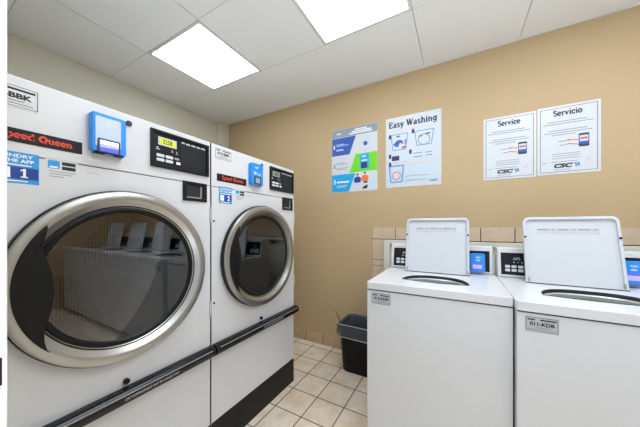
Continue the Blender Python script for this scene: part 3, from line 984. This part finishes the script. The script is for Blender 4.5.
lines(F, [(0.312, 0.350, h - 0.290), (0.306, 0.362, h - 0.327)], T + 0.0004, 'wlet', 'picture_print', p, 0.010)
text(F, '2', 0.018, h - 0.370, 0.022, 0.036, T, 'navy', 'lettering', p, 0.02)
lines(F, [(0.05, 0.14, h - 0.325), (0.05, 0.17, h - 0.338), (0.05, 0.17, h - 0.375), (0.05, 0.15, h - 0.388)], 0.003, 'ink2', 'small_print', p, 0.005)
cb_ = MB(F).prism([(0.002, 0.003), (0.184, 0.003), (0.248, 0.172), (0.002, 0.172)], 0.003, T).build('cyan_band', 'pcyan', p, smooth=False)
text(F, '3', 0.022, 0.080, 0.020, 0.044, T + 0.0004, 'wlet', 'lettering', cb_, 0.03)
lines(F, [(0.055, 0.185, 0.098)], T, 'wlet', 'heading_print', cb_, 0.014)
lines(F, [(0.055, 0.165, 0.062), (0.055, 0.150, 0.050)], T, 'ppale', 'band_print', cb_, 0.007)
for (x, y, m) in ((0.268, 0.115, 'dblue'), (0.340, 0.125, 'porange')):
    b = MB(F)
    b.prism([(x - 0.030, y - 0.035), (x + 0.030, y - 0.035), (x + 0.036, y), (x + 0.018, y + 0.020), (x - 0.018, y + 0.020), (x - 0.036, y)], 0.003, T)
    b.build('person_picture', m, p, smooth=False)
    MB(F).disc(x, y + 0.034, 0.012, 0.003, T, 14).build('face_picture', 'pskin', p, smooth=False)
    MB(F).disc(x, y + 0.042, 0.0115, T, T + .0003, 14, 0.007).build('hair_picture', 'ink', p, smooth=False)
lines(F, [(0.36, 0.445, 0.012)], 0.003, 'ppale', 'floor_picture', p, 0.01)
MB(F).box(0.395, 0.430, 0.02, 0.105, 0.003, T).build('machine_picture', 'ppale', p, smooth=False)
MB(F).prism([(0.31, 0.02), (0.36, 0.02), (0.37, 0.055), (0.335, 0.045)], 0.003, T).build('basket_picture', 'ink', p, smooth=False)
MB(F).box(0.325, 0.365, 0.072, 0.088, 0.003, T).build('laundry_picture', 'navy', p, smooth=False)

# Easy Washing poster
p, F, w, h = poster('instruction_poster', -0.546, -0.105, 1.530, 2.136, 'white poster headed Easy Washing with blue washer line drawings', 'poster', 'posters on the tan wall', 'paperblue')
slab(F, 'Easy Washing', 0.026, h - 0.088, 0.385, 0.052, T, 'navy', 'heading', p)
lines(F, [(0.03, 0.41, h - 0.118)], 0.003, 'pink', 'rule', p, 0.004)
def bucket(x0, x1, y0, y1, t=0.007):
    b = MB(F)
    k = 0.12 * (x1 - x0)
    def bar_(q0, q1):
        dx, dy = q1[0] - q0[0], q1[1] - q0[1]
        l = math.hypot(dx, dy)
        nx, ny = -dy / l * t / 2, dx / l * t / 2
        b.prism([(q0[0] - nx, q0[1] - ny), (q1[0] - nx, q1[1] - ny), (q1[0] + nx, q1[1] + ny), (q0[0] + nx, q0[1] + ny)], 0.003, T)
    bar_((x0, y1), (x1, y1))
    bar_((x0, y1), (x0 + k, y0))
    bar_((x1, y1), (x1 - k, y0))
    bar_((x0 + k, y0), (x1 - k, y0))
    b.build('washer_drawing', 'lblue', p, smooth=False)
bucket(0.045, 0.185, h - 0.285, h - 0.150)
bucket(0.240, 0.385, h - 0.270, h - 0.150)
bucket(0.030, 0.150, 0.045, 0.185, 0.012)
MB(F).prism([(0.062, h - 0.235), (0.10, h - 0.200), (0.14, h - 0.205), (0.15, h - 0.24), (0.12, h - 0.225), (0.105, h - 0.26), (0.085, h - 0.255)], T, T + .0003).build('clothes_drawing', 'pblue', p, smooth=False)
MB(F).prism([(0.13, h - 0.262), (0.175, h - 0.255), (0.168, h - 0.275), (0.14, h - 0.28)], T, T + .0003).build('clothes_drawing', 'red', p, smooth=False)
MB(F).prism([(0.155, h - 0.20), (0.178, h - 0.205), (0.172, h - 0.25), (0.158, h - 0.24)], T, T + .0003).build('clothes_drawing', 'ink2', p, smooth=False)
tb2 = MB(F)
tb2.lathe(0.312, h - 0.226, [(0.040, 0.003), (0.047, 0.003), (0.047, T), (0.040, T)], 28)
tb2.build('tub_drawing', 'ink2', p, smooth=False)
lines(F, [(0.27, 0.30, h - 0.195), (0.315, 0.36, h - 0.182), (0.09, 0.12, h - 0.168)], 0.003, 'navy', 'drawing_print', p, 0.010)
dw = MB(F)
dw.lathe(0.090, 0.100, [(0.030, 0.003), (0.037, 0.003), (0.037, T), (0.030, T)], 28)
dw.build('drum_drawing', 'red', p, smooth=False)
for (x, y) in ((0.036, h - 0.160), (0.226, h - 0.140), (0.036, h - 0.330), (0.205, h - 0.310), (0.036, 0.205)):
    MB(F).rrect(x - 0.009, x + 0.011, y - 0.022, y + 0.014, 0.003, 0.003, T, 2).build('step_number', 'navy', p, smooth=False)
MB(F).rrect(0.052, 0.115, h - 0.375, h - 0.335, 0.004, 0.003, T).build('control_drawing', 'navy', p, smooth=False)
MB(F).rrect(0.122, 0.185, h - 0.372, h - 0.335, 0.016, 0.003, T).build('control_drawing', 'ppale', p, smooth=False)
lines(F, [(0.23, 0.30, h - 0.332), (0.23, 0.30, h - 0.362), (0.32, 0.37, h - 0.335), (0.325, 0.375, h - 0.360)], 0.003, 'lblue', 'drawing_print', p, 0.008)
lines(F, [(0.06, 0.20, 0.215), (0.165, 0.40, 0.190)], 0.003, 'pink', 'small_print', p, 0.005)
lines(F, [(0.165, 0.40, 0.168 - 0.0 - k * 0.0165) for k in range(8)], 0.003, 'ppale', 'small_print', p, 0.006)
lines(F, [(0.165, 0.35, 0.088), (0.165, 0.33, 0.052)], 0.003, 'ink2', 'small_print', p, 0.004)
text(F, 'CSC', 0.355, 0.030, 0.065, 0.016, T, 'navy', 'lettering', p, 0.03, 0.2)

def service_poster(a0, a1, b0, b1, head, label):
    p, F, w, h = poster('service_notice', a0, a1, b0, b1, label, 'poster', 'posters on the tan wall')
    b = MB(F)
    e, t = 0.014, 0.0026
    b.box(e, w - e, e, e + t, 0.003, T)
    b.box(e, w - e, h - e - t, h - e, 0.003, T)
    b.box(e, e + t, e + t, h - e - t, 0.003, T)
    b.box(w - e - t, w - e, e + t, h - e - t, 0.003, T)
    b.build('border', 'navy', p, smooth=False)
    slab(F, head, 0.5 * w - 0.064 - (0.008 if head == 'Servicio' else 0), h - 0.066, 0.128 + (0.012 if head == 'Servicio' else 0), 0.036, T, 'navy', 'heading', p)
    lines(F, [(0.05, 0.24, h - 0.105), (0.03, 0.27, h - 0.120)], 0.003, 'ink2', 'small_print', p, 0.005)
    lines(F, [(0.055, 0.245, h - 0.163), (0.035, 0.265, h - 0.178), (0.07, 0.19, h - 0.193)], 0.003, 'ink2', 'small_print', p, 0.005)
    ph = MB(F).rrect(0.203, 0.251, h - 0.285, h - 0.200, 0.006, 0.003, T).build('phone_picture', 'navy', p, smooth=False)
    MB(F).box(0.207, 0.247, h - 0.270, h - 0.213, T, T + .0003).build('phone_screen', 'ppale', ph, smooth=False)
    MB(F).box(0.207, 0.247, h - 0.270, h - 0.252, T + .0003, T + .0006).build('phone_screen', 'pblue', ph, smooth=False)
    MB(F).box(0.210, 0.244, h - 0.238, h - 0.226, T + .0003, T + .0006).build('phone_screen', 'red', ph, smooth=False)
    c = MB(F)
    c.box(0.100, 0.178, h - 0.280, h - 0.278, 0.003, T)
    c.box(0.100, 0.102, h - 0.280, h - 0.232, 0.003, T)
    c.build('callout', 'lgrey', p, smooth=False)
    lines(F, [(0.105, 0.165, h - 0.236), (0.112, 0.150, h - 0.262)], 0.003, 'ink2', 'small_print', p, 0.005)
    ar = MB(F)
    ar.prism([(0.150, h - 0.233), (0.203, h - 0.241), (0.203, h - 0.236), (0.150, h - 0.227)], 0.003, T)
    ar.prism([(0.150, h - 0.259), (0.203, h - 0.271), (0.203, h - 0.266), (0.150, h - 0.253)], 0.003, T)
    ar.build('red_arrow', 'red', p, smooth=False)
    lines(F, [(0.075, 0.21, h - 0.318 - 0.015 * k) for k in range(3)], 0.003, 'ink2', 'small_print', p, 0.004)
    lines(F, [(0.07, 0.20, h - 0.370), (0.08, 0.19, h - 0.384), (0.025, 0.05, h - 0.372)], 0.003, 'ink2', 'small_print', p, 0.004)
    tg = MB(F)
    tg.prism([(0.228, h - 0.385), (0.238, h - 0.392), (0.262, h - 0.360), (0.250, h - 0.352)], 0.003, T)
    tg.build('tag_drawing', 'lgrey', p, smooth=False)
    text(F, 'CSC', 0.084, 0.040, 0.092, 0.028, T, 'ink', 'lettering', p, 0.06, 0.25)
    text(F, 'ServiceWorks', 0.084, 0.024, 0.078, 0.010, T, 'ink2', 'lettering', p, 0.01)
    s_ = MB(F)
    for k in range(4):
        q = PI / 4 + k * PI / 2 + 0.2
        x, y = 0.197 + 0.0085 * math.cos(q), 0.056 + 0.0085 * math.sin(q)
        s_.prism([(x + 0.0075 * math.cos(q + d), y + 0.0075 * math.sin(q + d)) for d in (0, PI / 2, PI, 3 * PI / 2)], 0.003, T)
    s_.build('star_emblem', 'teal', p, smooth=False)
service_poster(0.175, 0.476, 1.531, 1.981, 'Service', 'white notice headed Service with phone picture, left of the Spanish one')
service_poster(0.482, 0.785, 1.536, 1.987, 'Servicio', 'white notice headed Servicio with phone picture, rightmost on the tan wall')

# ------------------------------------------------------------------ waste bin with liner
BX0, BX1, BY0, BY1 = -0.868, -0.475, 1.835, 2.125
def ring(inset, z, r=0.055, n=8, wob=0.0, seed=0):
    rnd = random.Random(seed)
    pts = rr(inset, BX1 - BX0 - inset, inset, BY1 - BY0 - inset, r, n)
    # extra points along the straight sides
    out = []
    for i, a in enumerate(pts):
        b = pts[(i + 1) % len(pts)]
        out.append(a)
        L = math.hypot(b[0] - a[0], b[1] - a[1])
        if L > 0.03:
            for k in range(1, 8):
                out.append((a[0] + (b[0] - a[0]) * k / 8, a[1] + (b[1] - a[1]) * k / 8))
    return [(x + wob * (rnd.random() - .5), y + wob * (rnd.random() - .5), z + wob * (rnd.random() - .5)) for x, y in out]
bn = MB()
bn.loft([ring(0.040, 0.012), ring(0.032, 0.0), ring(0.030, 0.006), ring(0.008, 0.360), ring(0.002, 0.362), ring(0.0, 0.372), ring(0.003, 0.380), ring(0.010, 0.378), ring(0.013, 0.36), ring(0.036, 0.012)], True, True)
bino = bn.build('waste_bin', 'bin')
bino.location = (BX0, BY0, 0)
tag(bino, 'black rectangular plastic waste bin on the tiled floor beside the washer', 'waste bin')
ln = MB()
ln.loft([ring(-0.010, 0.292, wob=0.006, seed=1), ring(-0.012, 0.300, wob=0.004, seed=2), ring(-0.010, 0.335, wob=0.006, seed=3), ring(-0.010, 0.368, wob=0.005, seed=4), ring(-0.006, 0.390, wob=0.003, seed=5),
         ring(0.006, 0.3925, wob=0.003, seed=6), ring(0.020, 0.375, wob=0.004, seed=7), ring(0.030, 0.30, wob=0.012, seed=8), ring(0.043, 0.21, wob=0.02, seed=9), ring(0.068, 0.10, wob=0.02, seed=10)])
lno = ln.build('bin_liner', 'liner', ang=70)
lno.location = (BX0, BY0, 0)
tag(lno, 'smoky translucent plastic bin liner folded over the rim of the black bin', 'bin liner')
for _in, _z, _r, _nm in ((-0.0115, 0.2955, 0.0035, 'hem'), (-0.004, 0.3925, 0.003, 'rim_fold')):
    hm = MB()
    pr = ring(_in, _z, wob=0.003, seed=12)
    hm.tube(pr + pr[:1], _r, 6)
    hm.build(_nm, 'hem', lno)
st = MB()
st.tube([(0.012, 0.05, 0.392), (-0.002, 0.055, 0.420), (-0.022, 0.06, 0.452), (-0.040, 0.065, 0.478)], [0.004, 0.004, 0.003, 0.002])
st.build('tie_string', 'rubber', lno)
